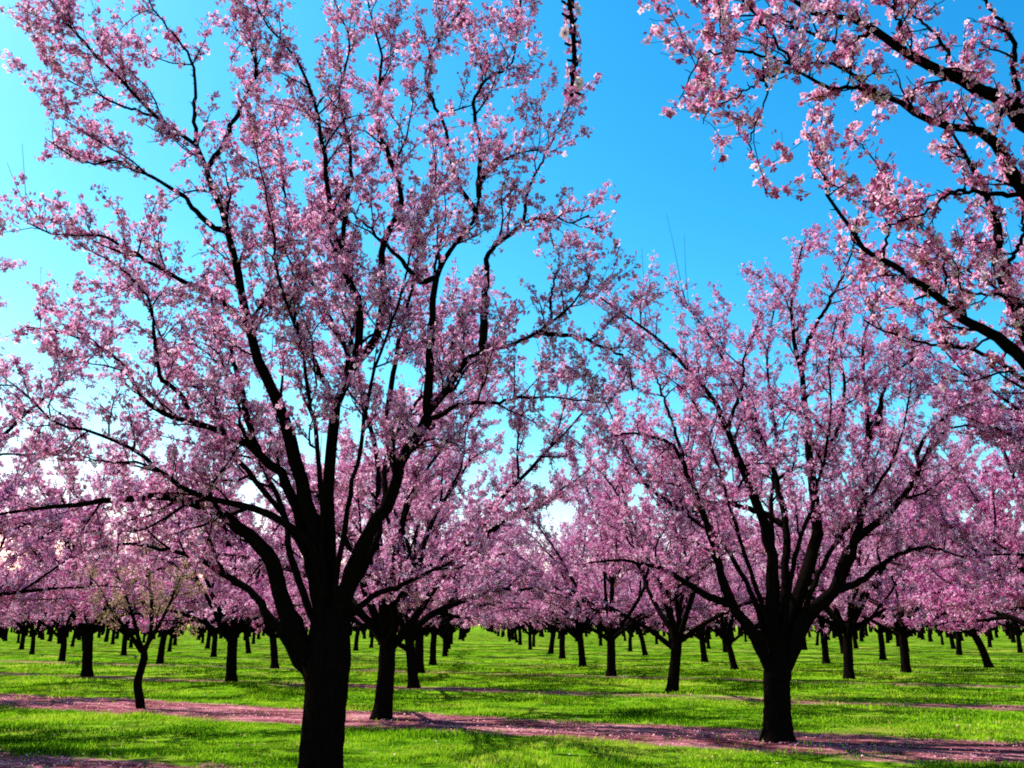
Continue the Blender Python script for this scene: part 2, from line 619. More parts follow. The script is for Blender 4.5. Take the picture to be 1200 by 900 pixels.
def grow_fine(P, R, rng, lod, axis):
    """secondary branches, shoots, twigs and blossoms on limbs P, R. lod: dict of amounts"""
    A, RA = children(P, R, rng, lod['sp_b'], lod.get('t_b', 0.22), 0.97, lod['len_b'], math.radians(52), lod.get('up_b', 0.30), n=7, curl=0.05, axis=axis, out=0.25, wob=0.24, rl=0.015)
    S0, RS0 = children(P, R, rng, lod['sp_s'] * 1.3, lod.get('t_s', 0.3), 1.0, lod['len_s'], math.radians(58), lod.get('up_s', 0.25), n=6, axis=axis, out=0.1, wob=0.22)
    S1, RS1 = children(A, RA, rng, lod['sp_s'], 0.15, 1.0, lod['len_s'] * 0.85, math.radians(52), lod.get('up_s', 0.25), n=6)
    S = np.concatenate([S0, S1])
    RS = np.concatenate([RS0, RS1])
    T, RT = children(S, RS, rng, lod['sp_t'], 0.12, 1.0, lod['len_t'], math.radians(52), 0.15, n=4, wob=0.2, rk=0.8, rl=0.014, rtip=0.0028)
    if 'zmin' in lod:                       # browsed and pruned away near the ground
        k = A[:, :, 2].min(1) > lod['zmin']
        A, RA = A[k], RA[k]
        k = S[:, :, 2].min(1) > lod['zmin']
        S, RS = S[k], RS[k]
        k = T[:, :, 2].min(1) > lod['zmin']
        T, RT = T[k], RT[k]
    C, D = [], []
    for p, r, k in ((A, RA, 0.55), (S, RS, 1.0), (T, RT, 1.0)):
        c, d = flowers_on(p, r, rng, lod['dens'] * k, spread=lod['spread'], per=lod.get('per', 3.0))
        C.append(c)
        D.append(d)
    c, d = flowers_on(P, R, rng, lod['dens'] * 0.35, t0=0.45, spread=lod['spread'], rmax=0.05)
    C.append(c)
    D.append(d)
    return (A, RA), (S, RS), (T, RT), np.concatenate(C), np.concatenate(D)


def spurs(tb, P, R, rng, lod, spacing, length, t0):
    """the stubby dark fruiting spurs that make almond wood look bristly"""
    k = lod.get('spur', 1.0)
    Q, RQ = children(P, R, rng, spacing, t0, 1.0, length * k, math.radians(68), 0.05, n=3, wob=0.25, rk=0.8, rl=0.09, rtip=0.0022 * k)
    tb.add(Q, RQ * 0.8, 3)


HERO = dict(sp_b=0.48, len_b=1.15, sp_s=0.19, len_s=0.72, sp_t=0.10, len_t=0.25, dens=66, spread=0.030, zmin=1.85)


def traced(pts, Y0, D, w0, w1, origin, n=34, start=None, rng=None):
    """a limb given by its course in the photograph, carried D metres away from (or towards) the eye by its tip"""
    pts = np.asarray(pts, float)
    s = np.concatenate([[0], np.cumsum(np.linalg.norm(np.diff(pts, axis=0), axis=1))])
    s /= s[-1]
    Y = Y0 + D * s ** 1.15
    P = np.array([at_depth(x, y, yy) for (x, y), yy in zip(pts, Y)])
    if start is not None:
        P[0] = start
    P = catmull(P, n)
    if rng is not None:
        t = np.linspace(0, 1, n)
        P += (np.sin(t[:, None] * np.array([9.0, 11.0, 8.0]) + rng.uniform(0, 6, 3)) * 0.035 * np.minimum(t, 0.6)[:, None])
    if rng is not None:
        P[1:-1] += rng.normal(0, 0.005 + 0.0012 * Y0, (n - 2, 3)) * np.minimum(1, 4 * (1 - t[1:-1]))[:, None] * 0.55
    t = np.linspace(0, 1, n)
    wpx = 0.76 * w0 * (1 - t) ** 1.3 + 0.5 * w1 * (1 - (1 - t) ** 1.3)
    R = 0.5 * wpx / F * P[:, 1] * 1.02
    if start is None:
        R = R * np.clip(0.45 + t / 0.12 * 0.55, 0.45, 1.0)     # its root lies inside the trunk
    return P - origin, R


def traced_tree(name, label, base, Y0, trunk_px, limbs, seed, lod, radius, petals, whips=(), mat=None):
    """trunk_px: (x, y, width); limbs: (parent index or -1, points, w0, w1, depth) in photograph pixels"""
    rng = np.random.default_rng(seed)
    origin = np.array([base[0], base[1], 0.0])
    root = empty(name, tuple(origin), label)
    tp = np.array([at_depth(x, y, Y0) for x, y, w in trunk_px])
    tr = np.array([0.5 * w / F * Y0 for x, y, w in trunk_px])
    tp[0, 2] = min(tp[0, 2], -0.05)
    pr = catmull(np.column_stack([tp, tr]), 22)
    P, R = pr[:, :3] - origin, pr[:, 3]
    hgt = P[:, 2]
    R = R * (1 + 0.32 * np.exp(-np.clip(hgt, 0, 9) / 0.09))
    tb = Tubes()
    tb.add(P, R, 18, rng, 0.05)
    part('trunk', tb.mesh('trunk', BARK), root)
    done = []
    for par, pts, w0, w1, D in limbs:
        start, y0 = None, Y0
        if par >= 0:
            PP = done[par][0] + origin
            r_ = PP - np.array([0, 0, EYE])
            cz = r_[:, 1] * CT + r_[:, 2] * ST
            px = 600 + F * r_[:, 0] / cz
            py = 450 - F * (-r_[:, 1] * ST + r_[:, 2] * CT) / cz
            k = int(np.argmin((px - pts[0][0]) ** 2 + (py - pts[0][1]) ** 2))
            start, y0 = PP[k], PP[k, 1]
        done.append(traced(pts, y0, D, w0, w1, origin, start=start, rng=rng))
    PL = np.stack([p for p, r in done])
    RL = np.stack([r for p, r in done])
    main = [i for i, l in enumerate(limbs) if l[0] < 0]
    owner = []
    for i, l in enumerate(limbs):
        k = i
        while limbs[k][0] >= 0:
            k = limbs[k][0]
        owner.append(k)
    axis = np.array([0.0, 0.0, 0.0])
    CC, DD = [], []
    for k in main:
        ids = [i for i in range(len(limbs)) if owner[i] == k]
        tb = Tubes()
        tb.add(PL[ids], RL[ids], 10, rng, 0.11)
        spurs(tb, PL[ids], RL[ids], rng, lod, 0.05, 0.055, 0.12)
        (A, RA), (S, RS), (T, RT), C, D = grow_fine(PL[ids], RL[ids], rng, lod, axis)
        for li, (x0, y0), (x1, y1) in whips:              # bare upright water shoots
            if li not in ids:
                continue
            W = PL[li] + origin
            r_ = W - np.array([0, 0, EYE])
            cz = r_[:, 1] * CT + r_[:, 2] * ST
            kk = int(np.argmin((600 + F * r_[:, 0] / cz - x0) ** 2 + (450 - F * (-r_[:, 1] * ST + r_[:, 2] * CT) / cz - y0) ** 2))
            top = at_depth(x1, y1, W[kk, 1]) - origin
            tb.add(catmull([PL[li][kk], (PL[li][kk] + top) / 2 + rng.normal(0, 0.02, 3), top], 6), np.linspace(0.005, 0.0018, 6), 4)
        tb.add(A, RA, 6)
        tb.add(S, RS, 5)
        tb.add(T, RT, 3)
        spurs(tb, A, RA, rng, lod, 0.06, 0.045, 0.05)
        spurs(tb, S, RS, rng, lod, 0.07, 0.035, 0.05)
        part('limb', tb.mesh('limb', BARK), root)
        CC.append(C)
        DD.append(D)
    C, D = np.concatenate(CC), np.concatenate(DD)
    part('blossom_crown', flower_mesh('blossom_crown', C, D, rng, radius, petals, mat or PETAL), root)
    print('FLOWERS', name, len(C))
    return root


# ---- the big tree in front
A_LIMBS = [
    # 0 low arch to the left
    (-1, [(376, 800), (346, 737), (330, 690), (318, 655), (290, 627), (249, 601), (199, 585), (156, 584), (85, 591), (20, 597), (-50, 610)], 30, 4, -1.6),
    # 1 lower, thinner arch
    (-1, [(374, 822), (338, 752), (316, 722), (295, 692), (274, 680), (249, 663), (213, 651), (178, 643), (142, 639), (96, 648)], 17, 4, 0.9),
    # 2 left limb
    (-1, [(384, 765), (364, 660), (345, 590), (329, 557), (302, 530), (272, 512), (227, 493), (189, 485), (162, 462), (150, 435), (120, 410), (75, 392), (30, 385)], 25, 4, -1.2),
    (2, [(218, 490), (212, 462), (189, 440), (180, 400), (178, 376), (170, 345), (140, 310), (95, 285)], 9, 3, -0.8),
    (2, [(300, 528), (287, 481), (280, 451), (272, 425), (262, 380), (240, 330)], 11, 5, 0.7),
    # 5 mid left limb reaching to the frame's edge
    (-1, [(385, 755), (372, 665), (355, 628), (302, 598), (249, 587), (212, 572), (189, 553), (162, 534), (132, 515), (98, 504), (64, 493), (23, 455), (-10, 448), (-70, 430)], 18, 3, -2.3),
    # 6 the main leader
    (-1, [(385, 770), (373, 650), (357, 580), (345, 530), (333, 488), (313, 444), (300, 415), (289, 375), (280, 335), (264, 272), (249, 227), (242, 208), (232, 175), (205, 152), (175, 128), (145, 95), (105, 55), (75, 20), (50, -15)], 31, 4, -2.2),
    (6, [(245, 208), (261, 170), (283, 121), (300, 80), (290, 30), (275, -20)], 10, 3, 0.5),
    (6, [(266, 280), (242, 261), (211, 227), (174, 204), (143, 189), (100, 195), (50, 160)], 10, 3, -0.7),
    (6, [(290, 385), (272, 364), (242, 345), (212, 330), (166, 300), (120, 275), (65, 275), (30, 262)], 11, 4, -0.9),
    (6, [(232, 175), (227, 120), (225, 76), (204, 38), (174, 0), (160, -40)], 8, 3, -0.3),
    (6, [(175, 128), (128, 117), (80, 95), (60, 60)], 6, 2, -0.3),
    # 12 centre
    (-1, [(386, 765), (385, 640), (386, 580), (390, 520), (395, 477), (407, 451), (416, 425), (422, 383), (418, 357), (407, 330), (395, 300), (385, 250), (380, 190), (370, 120), (345, 60), (310, 20), (290, -40)], 25, 4, -1.5),
    (12, [(416, 425), (433, 406), (446, 375), (450, 338), (447, 307), (456, 270), (471, 242), (465, 205), (456, 181), (440, 130), (445, 70), (430, 0), (425, -50)], 14, 3, 0.4),
    (12, [(412, 430), (399, 398), (376, 349), (350, 304), (335, 250), (330, 180), (320, 120)], 8, 3, 1.2),
    (12, [(390, 295), (405, 240), (412, 190), (405, 150), (399, 113), (410, 50), (390, 0), (380, -40)], 9, 3, -0.6),
    # 16 right limb
    (-1, [(385, 770), (406, 690), (425, 640), (440, 610), (460, 580), (466, 548), (487, 514), (505, 480), (520, 462), (539, 436), (561, 413), (592, 406), (626, 391), (652, 372), (675, 349), (690, 320)], 33, 4, -1.4),
    (16, [(501, 485), (503, 451), (505, 394), (507, 345), (514, 317), (535, 283), (558, 250), (565, 212), (580, 193), (605, 178), (632, 174)], 15, 4, -0.5),
    (16, [(561, 413), (566, 376), (571, 330), (573, 297), (592, 280), (614, 261), (645, 253), (668, 262), (692, 252)], 14, 4, 0.5),
    (16, [(626, 391), (660, 393), (690, 398), (724, 413), (739, 432), (743, 459)], 8, 4, -0.2),
    (16, [(480, 525), (509, 489), (546, 474), (584, 474), (614, 466), (664, 466), (713, 470)], 10, 3, -0.8),
    (17, [(512, 323), (490, 330), (470, 305), (456, 291), (429, 261), (399, 242), (372, 238)], 10, 3, 0.4),
    (17, [(562, 235), (562, 170), (554, 128), (570, 95), (600, 70), (605, 30), (612, -20)], 9, 3, -0.3),
    (17, [(556, 250), (530, 200), (520, 150), (500, 90), (520, 40), (545, 0), (550, -40)], 8, 3, 0.7),
    (16, [(463, 565), (455, 500), (462, 425), (478, 364), (490, 310), (480, 260)], 12, 4, 1.4),
    # 25 inner limbs
    (-1, [(383, 775), (353, 690), (338, 640), (330, 590), (305, 540), (285, 470), (250, 420), (215, 395)], 14, 4, 2.2),
    (-1, [(387, 770), (411, 695), (440, 640), (450, 590), (455, 530), (480, 480), (520, 420), (560, 350)], 14, 4, 2.3),
    (-1, [(386, 765), (422, 708), (457, 690), (500, 672), (545, 655), (590, 650)], 12, 4, 1.2),
    (12, [(395, 477), (370, 430), (350, 380), (345, 330), (330, 290)], 10, 4, -1.0),
    (-1, [(385, 760), (378, 650), (375, 560), (362, 470), (352, 400), (330, 330), (318, 250), (300, 180), (285, 110)], 12, 3, -2.4),
    (-1, [(388, 760), (396, 660), (412, 580), (428, 500), (440, 430), (468, 350), (480, 290), (510, 210), (505, 140)], 11, 3, -2.4),
    (-1, [(384, 760), (366, 670), (330, 600), (280, 540), (240, 470), (200, 420), (170, 350), (130, 330)], 12, 3, 1.2),
    (18, [(614, 261), (620, 220), (640, 180), (660, 140), (672, 110)], 6, 2, -0.2),
    (16, [(652, 372), (648, 330), (655, 300), (645, 270)], 5, 2, 0.3),
]
A_BASE = ground_at(375, 929)
traced_tree('almond_tree', 'largest flowering almond tree, its thick black trunk cut off by the bottom edge', A_BASE, A_BASE[1],
            [(375, 940, 53), (376, 900, 47), (379, 850, 45), (383, 805, 46), (383, 775, 50), (386, 745, 46), (389, 715, 34), (391, 690, 18)], A_LIMBS, 11, dict(HERO, dens=70, sp_t=0.085, t_b=0.34, t_s=0.40), 0.0235, 5,
            whips=[(9, (32, 262), (26, 168)), (9, (40, 266), (8, 190)), (2, (45, 387), (48, 315))])

# ---- the tree on the petal strip at the right
B_LIMBS = [
    (-1, [(908, 805), (892, 757), (872, 727), (852, 690), (829, 621), (807, 564), (792, 527), (773, 515), (740, 507), (700, 515)], 21, 4, -1.8),
    (-1, [(910, 795), (904, 720), (904, 650), (886, 587), (871, 553), (852, 504), (833, 466), (810, 440), (784, 410), (760, 390), (730, 368), (705, 350)], 24, 4, -1.2),
    (-1, [(912, 775), (918, 700), (922, 620), (910, 561), (890, 504), (867, 462), (848, 425), (826, 387), (806, 360), (800, 340)], 16, 3, 1.6),
    (-1, [(914, 780), (928, 720), (950, 660), (958, 621), (950, 542), (943, 481), (939, 440), (935, 421), (929, 376), (931, 338), (937, 310), (942, 285)], 24, 4, -0.6),
    (3, [(939, 425), (958, 379), (977, 342), (994, 312), (1005, 270)], 9, 3, -0.6),
    (3, [(956, 545), (980, 508), (990, 460), (985, 410), (995, 360)], 9, 3, 0.7),
    (-1, [(915, 795), (942, 730), (978, 692), (1000, 640), (1014, 564), (1018, 512), (1014, 451), (1011, 413), (1020, 370), (1040, 330)], 20, 4, 1.2),
    (-1, [(915, 802), (934, 752), (952, 715), (978, 690), (999, 636), (1037, 602), (1071, 561), (1082, 519), (1105, 493), (1128, 479), (1160, 470)], 26, 4, -1.4),
    (7, [(1075, 555), (1095, 520), (1113, 504), (1135, 500), (1170, 510)], 8, 3, 0.6),
    (6, [(1016, 520), (1030, 489), (1037, 451), (1060, 428), (1090, 406)], 9, 3, -0.8),
    (0, [(858, 705), (832, 700), (805, 684), (770, 665), (730, 655), (690, 660)], 13, 4, -0.8),
    (7, [(970, 695), (1010, 680), (1050, 650), (1090, 640), (1130, 655)], 12, 4, -0.8),
    (0, [(800, 545), (780, 470), (760, 430), (735, 410)], 7, 3, 0.5),
    (1, [(852, 504), (870, 450), (875, 410), (890, 370), (885, 360)], 7, 3, 0.5),
    (2, [(922, 620), (890, 600), (850, 590), (810, 600), (770, 590)], 10, 3, 1.2),
    (-1, [(914, 795), (921, 720), (934, 640), (962, 560), (975, 490), (972, 420), (980, 370)], 10, 3, -1.6),
    (-1, [(911, 795), (897, 720), (875, 655), (852, 590), (836, 530), (815, 470), (780, 440)], 10, 3, -2.0),
    (-1, [(916, 795), (938, 725), (972, 650), (1015, 590), (1045, 540), (1062, 480), (1070, 430)], 11, 3, -2.0),
    (-1, [(913, 795), (910, 700), (903, 600), (908, 520), (900, 440), (905, 380), (915, 335)], 10, 3, 1.8),
    (-1, [(912, 795), (886, 710), (850, 640), (800, 600), (750, 560), (710, 470)], 11, 3, 1.4),
]
B_BASE = ground_at(912, 868)
traced_tree('almond_tree', 'pink almond tree with forked trunk standing on the petal strip at its widest', B_BASE, B_BASE[1],
            [(912, 872, 31), (911, 840, 29), (910, 810, 28), (911, 788, 29), (913, 768, 25), (916, 745, 12)], B_LIMBS, 12,
            dict(HERO, dens=62, spread=0.034, t_b=0.36, t_s=0.42), 0.0275, 4,
            whips=[(2, (800, 340), (781, 250)), (2, (806, 360), (802, 275)), (1, (760, 390), (752, 290))])

# ---- the tree whose boughs hang in from beyond the frame (trunk outside it)
C_LIMBS = [
    (-1, [(1420, 520), (1330, 300), (1250, 190), (1200, 140), (1166, 113), (1128, 94), (1071, 72), (1033, 42), (999, 21), (962, 15), (930, -5), (900, -40)], 60, 8, -0.7),
    (-1, [(1440, 560), (1340, 380), (1260, 290), (1200, 219), (1177, 181), (1154, 155), (1090, 140), (1048, 117), (1014, 98), (977, 72), (931, 72)], 48, 6, -1.0),
    (1, [(1052, 119), (1012, 104), (975, 98), (946, 88), (920, 66), (894, 34), (871, 0), (850, -40)], 8, 5, -0.3),
    (2, [(922, 70), (863, 57), (829, 76), (800, 95), (790, 108)], 6, 3, -0.2),
    (2, [(905, 50), (897, 83), (890, 143), (882, 185)], 5, 3, -0.1),
    (2, [(930, 85), (890, 95), (856, 112), (825, 151)], 5, 2.5, 0.2),
    (-1, [(1450, 700), (1320, 560), (1240, 450), (1200, 391), (1177, 349), (1166, 319), (1169, 290), (1166, 257), (1147, 204), (1124, 162), (1105, 130)], 70, 4, -0.3),
    (6, [(1250, 465), (1180, 402), (1130, 375), (1100, 350), (1079, 332), (1052, 313), (1018, 295), (1007, 280), (992, 257), (973, 234), (965, 189), (945, 150)], 22, 4, -0.5),
    (1, [(1205, 222), (1139, 227), (1105, 225), (1079, 246), (1052, 268), (1030, 275)], 9, 4, 0.1),
    (6, [(1240, 470), (1166, 425), (1128, 410), (1090, 402), (1064, 389), (1014, 376)], 10, 4, 0.3),
    (0, [(1200, 140), (1190, 80), (1175, 30), (1158, 0), (1150, -40)], 12, 5, -0.3),
    (0, [(1060, 68), (1050, 30), (1060, -20)], 8, 4, -0.2),
    (0, [(1033, 42), (985, 50), (940, 35), (905, 20), (865, 20), (835, 5)], 8, 4, -0.3),
    (6, [(1168, 325), (1190, 290), (1200, 250), (1190, 200)], 8, 4, -0.2),
    (7, [(1130, 375), (1110, 320), (1090, 290), (1085, 250)], 6, 3, -0.1),
    (7, [(1030, 300), (1045, 255), (1030, 200), (1000, 160)], 5, 3, 0.2),
    (0, [(1128, 94), (1110, 60), (1080, 30), (1075, -10)], 8, 4, 0.3),
    (6, [(1200, 391), (1190, 360), (1140, 340), (1110, 300)], 7, 3, -0.4),
    # boughs on the side that the photograph does not show
    (-1, [(1460, 560), (1560, 380), (1640, 200), (1700, 60)], 60, 8, 0.8),
    (-1, [(1450, 540), (1470, 300), (1480, 100), (1460, -100)], 55, 8, 1.6),
    (-1, [(1450, 560), (1400, 380), (1380, 200), (1400, 0)], 50, 8, 2.4),
]
C_Y = 3.7
C_FOOT = at_depth(1450, 760, C_Y)
C_BASE = (C_FOOT[0] + 0.05, C_Y)
traced_tree('almond_tree', 'almond tree whose thick boughs of big blossoms reach in at the upper corner', C_BASE, C_Y,
            [(1462, 900, 100), (1455, 760, 88), (1450, 700, 90), (1448, 640, 100), (1446, 540, 70)], C_LIMBS, 13,
            dict(HERO, sp_b=0.23, len_b=0.36, sp_s=0.10, len_s=0.24, sp_t=0.06, len_t=0.10, dens=108, spread=0.018, per=4.0, t_b=0.22, t_s=0.22, spur=0.65), 0.0160, 5, mat=PALE)


# ---- a tree standing behind the viewer: one drooping twig of it hangs into the picture
def overhead_tree():
    rng = np.random.default_rng(21)
    root = empty('almond_tree', (1.7, -1.9, 0), 'almond tree overhead showing only one dark drooping twig with two large white blossoms')
    org = np.array([1.7, -1.9, 0.0])
    tb = Tubes()
    tb.add(catmull([(0, 0, -0.05), (0.02, 0.02, 0.5), (0.0, 0.05, 1.0), (0.02, 0.06, 1.5)], 14), np.linspace(0.23, 0.19, 14) * np.r_[1.25, 1.1, np.ones(12)], 16, rng, 0.05)
    part('trunk', tb.mesh('trunk', BARK), root)
    tip = [at_depth(669, -10, 1.75) - org, at_depth(671, 30, 1.72) - org, at_depth(673, 65, 1.70) - org, at_depth(670, 112, 1.69) - org]
    limbs = [[(0, 0, 1.3), (-0.3, 0.9, 2.4), (-0.8, 2.2, 3.6), tip[0] + (0.18, -0.25, 0.42), tip[0] + (0.05, -0.06, 0.16)],
             [(0, 0, 1.3), (0.9, -0.7, 2.6), (1.9, -1.5, 4.2), (2.5, -2.0, 5.4)],
             [(0, 0, 1.3), (-0.9, -0.9, 2.7), (-1.8, -1.8, 4.2), (-2.2, -2.5, 5.6)],
             [(0, 0, 1.3), (0.2, -1.2, 3.0), (0.3, -2.2, 4.6), (0.2, -2.8, 6.0)]]
    for k, l in enumerate(limbs):
        P = catmull(l, 16)[None]
        R = np.linspace(0.10, 0.006, 16)[None] if k == 0 else np.linspace(0.11, 0.02, 16)[None]
        tb = Tubes()
        tb.add(P, R, 9, rng, 0.05)
        if k == 0:
            Q = catmull([P[0, -1]] + tip, 14)
            Rq = np.linspace(0.0075, 0.005, 14)
            tb.add(Q, Rq, 7)
            # short dark spurs up and down the twig
            sp, rs = children(Q[None], Rq[None], rng, 0.012, 0.12, 0.98, 0.034, math.radians(75), 0.0, n=3, rk=0.7, rl=0.12, rtip=0.003)
            tb.add(sp, rs, 5)
        else:
            (A, RA), (S, RS), (T, RT), C, D = grow_fine(P, R, rng, dict(HERO, dens=14), np.zeros(3))
            tb.add(A, RA, 5)
            tb.add(S, RS, 4)
            tb.add(T, RT, 3)
            if k == 1:
                CC, DD = [C], [D]
            else:
                CC.append(C)
                DD.append(D)
        part('limb', tb.mesh('limb', BARK), root)
    m = 80
    t = rng.uniform(0.1, 1.0, m)
    pos, tan, rad = sample_along(Q[None], Rq[None], np.zeros(m, int), t)
    perp = unit(np.cross(tan, rng.normal(size=(m, 3))))
    small = flower_mesh('bud', pos + perp * 0.013, perp, rng, 0.012, 5, PALE)
    part('bud_cluster', small, root)
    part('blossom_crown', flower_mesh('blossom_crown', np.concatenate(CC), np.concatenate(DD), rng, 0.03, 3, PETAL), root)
    toward = unit(np.array([0, 0, EYE]) - org - tip[1])
    big = np.array([at_depth(662, 38, 1.71) - org, at_depth(678, 96, 1.68) - org, at_depth(665, 103, 1.71) - org, at_depth(677, 12, 1.73) - org, at_depth(664, 60, 1.72) - org])
    facing = np.array([toward + (-0.5, 0.0, 0.2), toward + (0.5, 0, -0.2), (-0.6, 0.3, -0.6), (0.7, 0.2, 0.3), (-0.7, 0.4, -0.3)])
    part('blossom', flower_mesh('blossom', big, facing, rng, 0.0165, 5, WHITE, wide=0.48), root)


overhead_tree()


# ---- the other trees of the orchard: a few grown shapes, copied with their parts
def grown(name, seed, lod, radius, petals, lean=(0, 0), limb_parts=True, height=1.0, trunk_r=0.16, whips=0, fork=1.35, limbs_n=8, mat=PETAL):
    """returns a list of (part name, mesh) for one orchard tree standing at the origin"""
    rng = np.random.default_rng(seed)
    top = np.array([lean[0], lean[1], fork + 0.15])
    mid = np.array([lean[0] * 0.35 + rng.uniform(-0.05, 0.05), lean[1] * 0.35, fork * 0.55])
    P = catmull([(0, 0, -0.05), tuple(mid), tuple(top)], 12)
    R = np.interp(np.linspace(0, 1, 12), [0, 0.15, 0.75, 0.9, 1], [1.45, 1.02, 0.92, 0.85, 0.5]) * trunk_r
    tb = Tubes()
    tb.add(P, R, lod['sides'], rng, 0.05)
    Ps, Rs = [], []
    az0 = rng.uniform(0, 6.28)
    n = limbs_n
    for k in range(n + 2):
        inner = k >= n
        az = az0 + 2 * math.pi * k / n + rng.uniform(-0.35, 0.35)
        tl0 = math.radians(rng.uniform(22, 38) if not inner else rng.uniform(4, 14))
        tl1 = math.radians(rng.uniform(34, 74) if not inner else rng.uniform(8, 30))
        if k % 2 == 1 and not inner:
            tl0 = math.radians(rng.uniform(45, 58))
            tl1 = math.radians(rng.uniform(88, 106))
        L = rng.uniform(4.0, 4.9) * (1.0 if (k % 2 == 1 and not inner) else height)
        m = 14
        p = [np.array([top[0] * 0.9, top[1] * 0.9, fork - rng.uniform(0.1, 0.4)])]
        a = az
        for s in range(m - 1):
            t = s / (m - 2)
            tl = tl0 + (tl1 - tl0) * t ** 1.2
            a += rng.normal(0, 0.09)
            d = np.array([math.cos(a) * math.sin(tl), math.sin(a) * math.sin(tl), math.cos(tl)])
            d += rng.normal(0, 0.07, 3)
            p.append(p[-1] + d / np.linalg.norm(d) * L / (m - 1))
        Ps.append(catmull(p, 14))
        Rs.append(np.linspace(1, 0, 14) ** 1.1 * trunk_r * (0.48 if not inner else 0.42) + 0.008)
    Ps, Rs = np.stack(Ps), np.stack(Rs)
    parts = []
    CC, DD = [], []
    limbs = []
    for k in range(len(Ps)):
        t2 = Tubes() if limb_parts else tb
        q, r = Ps[k:k + 1], Rs[k:k + 1]
        F2, RF = children(q, r, rng, 1.25, 0.22, 0.8, 2.1 * height, math.radians(40), 0.22, n=9, rk=0.8, rl=0.026, rtip=0.007, axis=np.zeros(3), out=0.2, wob=0.12, curl=0.0)
        if len(F2):
            k2 = F2[:, :, 2].min(1) > lod['zmin'] - 0.15
            F2, RF = F2[k2], RF[k2]
        t2.add(q, r, max(5, lod['sides'] // 2 + 1), rng, 0.05)
        t2.add(F2, RF, max(4, lod['sides'] // 2 - 1))
        pr = [(q, r), (F2, RF)]
        for (pp, rr) in pr:
            if not len(pp):
                continue
            (A, RA), (S, RS), (T, RT), C, D = grow_fine(pp, rr, rng, lod, np.zeros(3))
            t2.add(A, RA, lod['tw'])
            t2.add(S, RS, 3)
            if lod['twigs']:
                t2.add(T, RT, 3)
            CC.append(C)
            DD.append(D)
        if limb_parts:
            limbs.append(t2)
    for w in range(whips):
        kk = int(rng.integers(len(Ps)))
        b = Ps[kk][10]
        h = rng.uniform(1.2, 2.6)
        t2 = limbs[kk] if limb_parts else tb
        t2.add(catmull([b, b + (0.05, 0, h * 0.5), b + (0.02, 0.05, h)], 5), np.linspace(0.008, 0.003, 5), 3)
    parts.append(('trunk', tb.mesh('trunk', BARK)))
    for t2 in limbs:
        parts.append(('limb', t2.mesh('limb', BARK)))
    C, D = np.concatenate(CC), np.concatenate(DD)
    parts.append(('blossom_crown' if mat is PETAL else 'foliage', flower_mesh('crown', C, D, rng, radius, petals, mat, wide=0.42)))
    print(name, seed, 'flowers', len(C))
    return parts


MID = dict(HERO, sp_b=0.60, len_b=1.1, sp_s=0.25, len_s=0.68, sp_t=0.15, len_t=0.25, dens=82, spread=0.042, sides=12, tw=4, twigs=True, t_b=0.28, t_s=0.32, up_b=0.12, up_s=0.08, zmin=1.45)
FAR = dict(MID, sp_s=0.38, sp_t=0.24, dens=30, spread=0.075, sides=8, tw=3, twigs=False)

MIDS = [grown('mid', 100 + i, MID, 0.038, 3, height=1.55, lean=ln, whips=wh, fork=fk, trunk_r=tr)
        for i, (ln, wh, fk, tr) in enumerate([((0.05, 0), 5, 1.40, 0.15), ((0.25, 0.1), 4, 1.35, 0.14), ((-0.1, 0.1), 5, 1.50, 0.15), ((-0.65, 0.0), 3, 1.55, 0.145)])]
FARS = [grown('far', 200 + i, FAR, 0.070, 2, height=1.5, trunk_r=0.14, lean=ln, limb_parts=False) for i, ln in enumerate([(0.1, 0.05), (-0.15, 0), (0.05, -0.1), (0.3, 0.1)])]


def plant(parts, x, y, label, rz, scale, group=None, name='almond_tree'):
    root = empty(name, (x, y, 0), label, group, rz=rz, scale=scale)
    for nm, me in parts:
        part(nm, me, root)
    return root


ROWS = 'almond trees planted in rows'
placed = []
# trees whose foot shows in the photograph, or whose crown reaches in: foot pixel (or ground point), shape, turn, size, label
NEAR = [
    ((447, 843), 0, 0.4, 1.04, 'almond tree just behind the big front tree, dark trunk rising from the petal strip'),
    ((485, 806), 1, 2.2, 1.0, 'almond tree whose trunk shows close beside the one behind the big front tree'),
    ((787, 812), 1, 0.0, 1.0, 'almond tree with a slightly leaning dark trunk between the forked tree and the open lane'),
    ((102, 793), 2, 1.0, 1.0, 'straight dark trunked almond tree standing behind the crooked young tree'),
    ((271, 800), 0, 3.4, 0.98, 'almond tree with low spreading crown between the crooked young tree and the big trunk'),
    ((995, 795), 2, 4.0, 1.0, 'almond tree with upright trunk just past the forked tree, on open grass'),
    ((716, 792), 0, 5.2, 0.96, 'foremost of the line of trunks bordering the open grass lane'),
    ((1160, 783), 3, 0.0, 1.0, 'almond tree with a strongly tilted trunk at the mouth of the second green lane'),
    ((-14.2, 21.2), 2, 2.0, 1.0, 'almond tree outside the frame at the petal strip, its crown filling the left edge'),
    ((-10.0, 12.6), 1, 1.2, 0.95, 'almond tree beyond the left edge, only pink branch tips showing'),
    ((9.9, 11.0), 2, 0.7, 0.98, 'almond tree beyond the right edge, its lower pink crown behind the overhanging boughs'),
    ((11.6, 18.6), 0, 1.9, 1.0, 'almond tree by the right edge of the photo behind the crown of the forked tree'),
]
for p, k, rz, sc, lab in NEAR:
    x, y = p if (abs(p[0]) < 30 and abs(p[1]) < 30) else ground_at(*p)
    plant(MIDS[k], x, y, lab, rz, sc)
    placed.append((x, y))
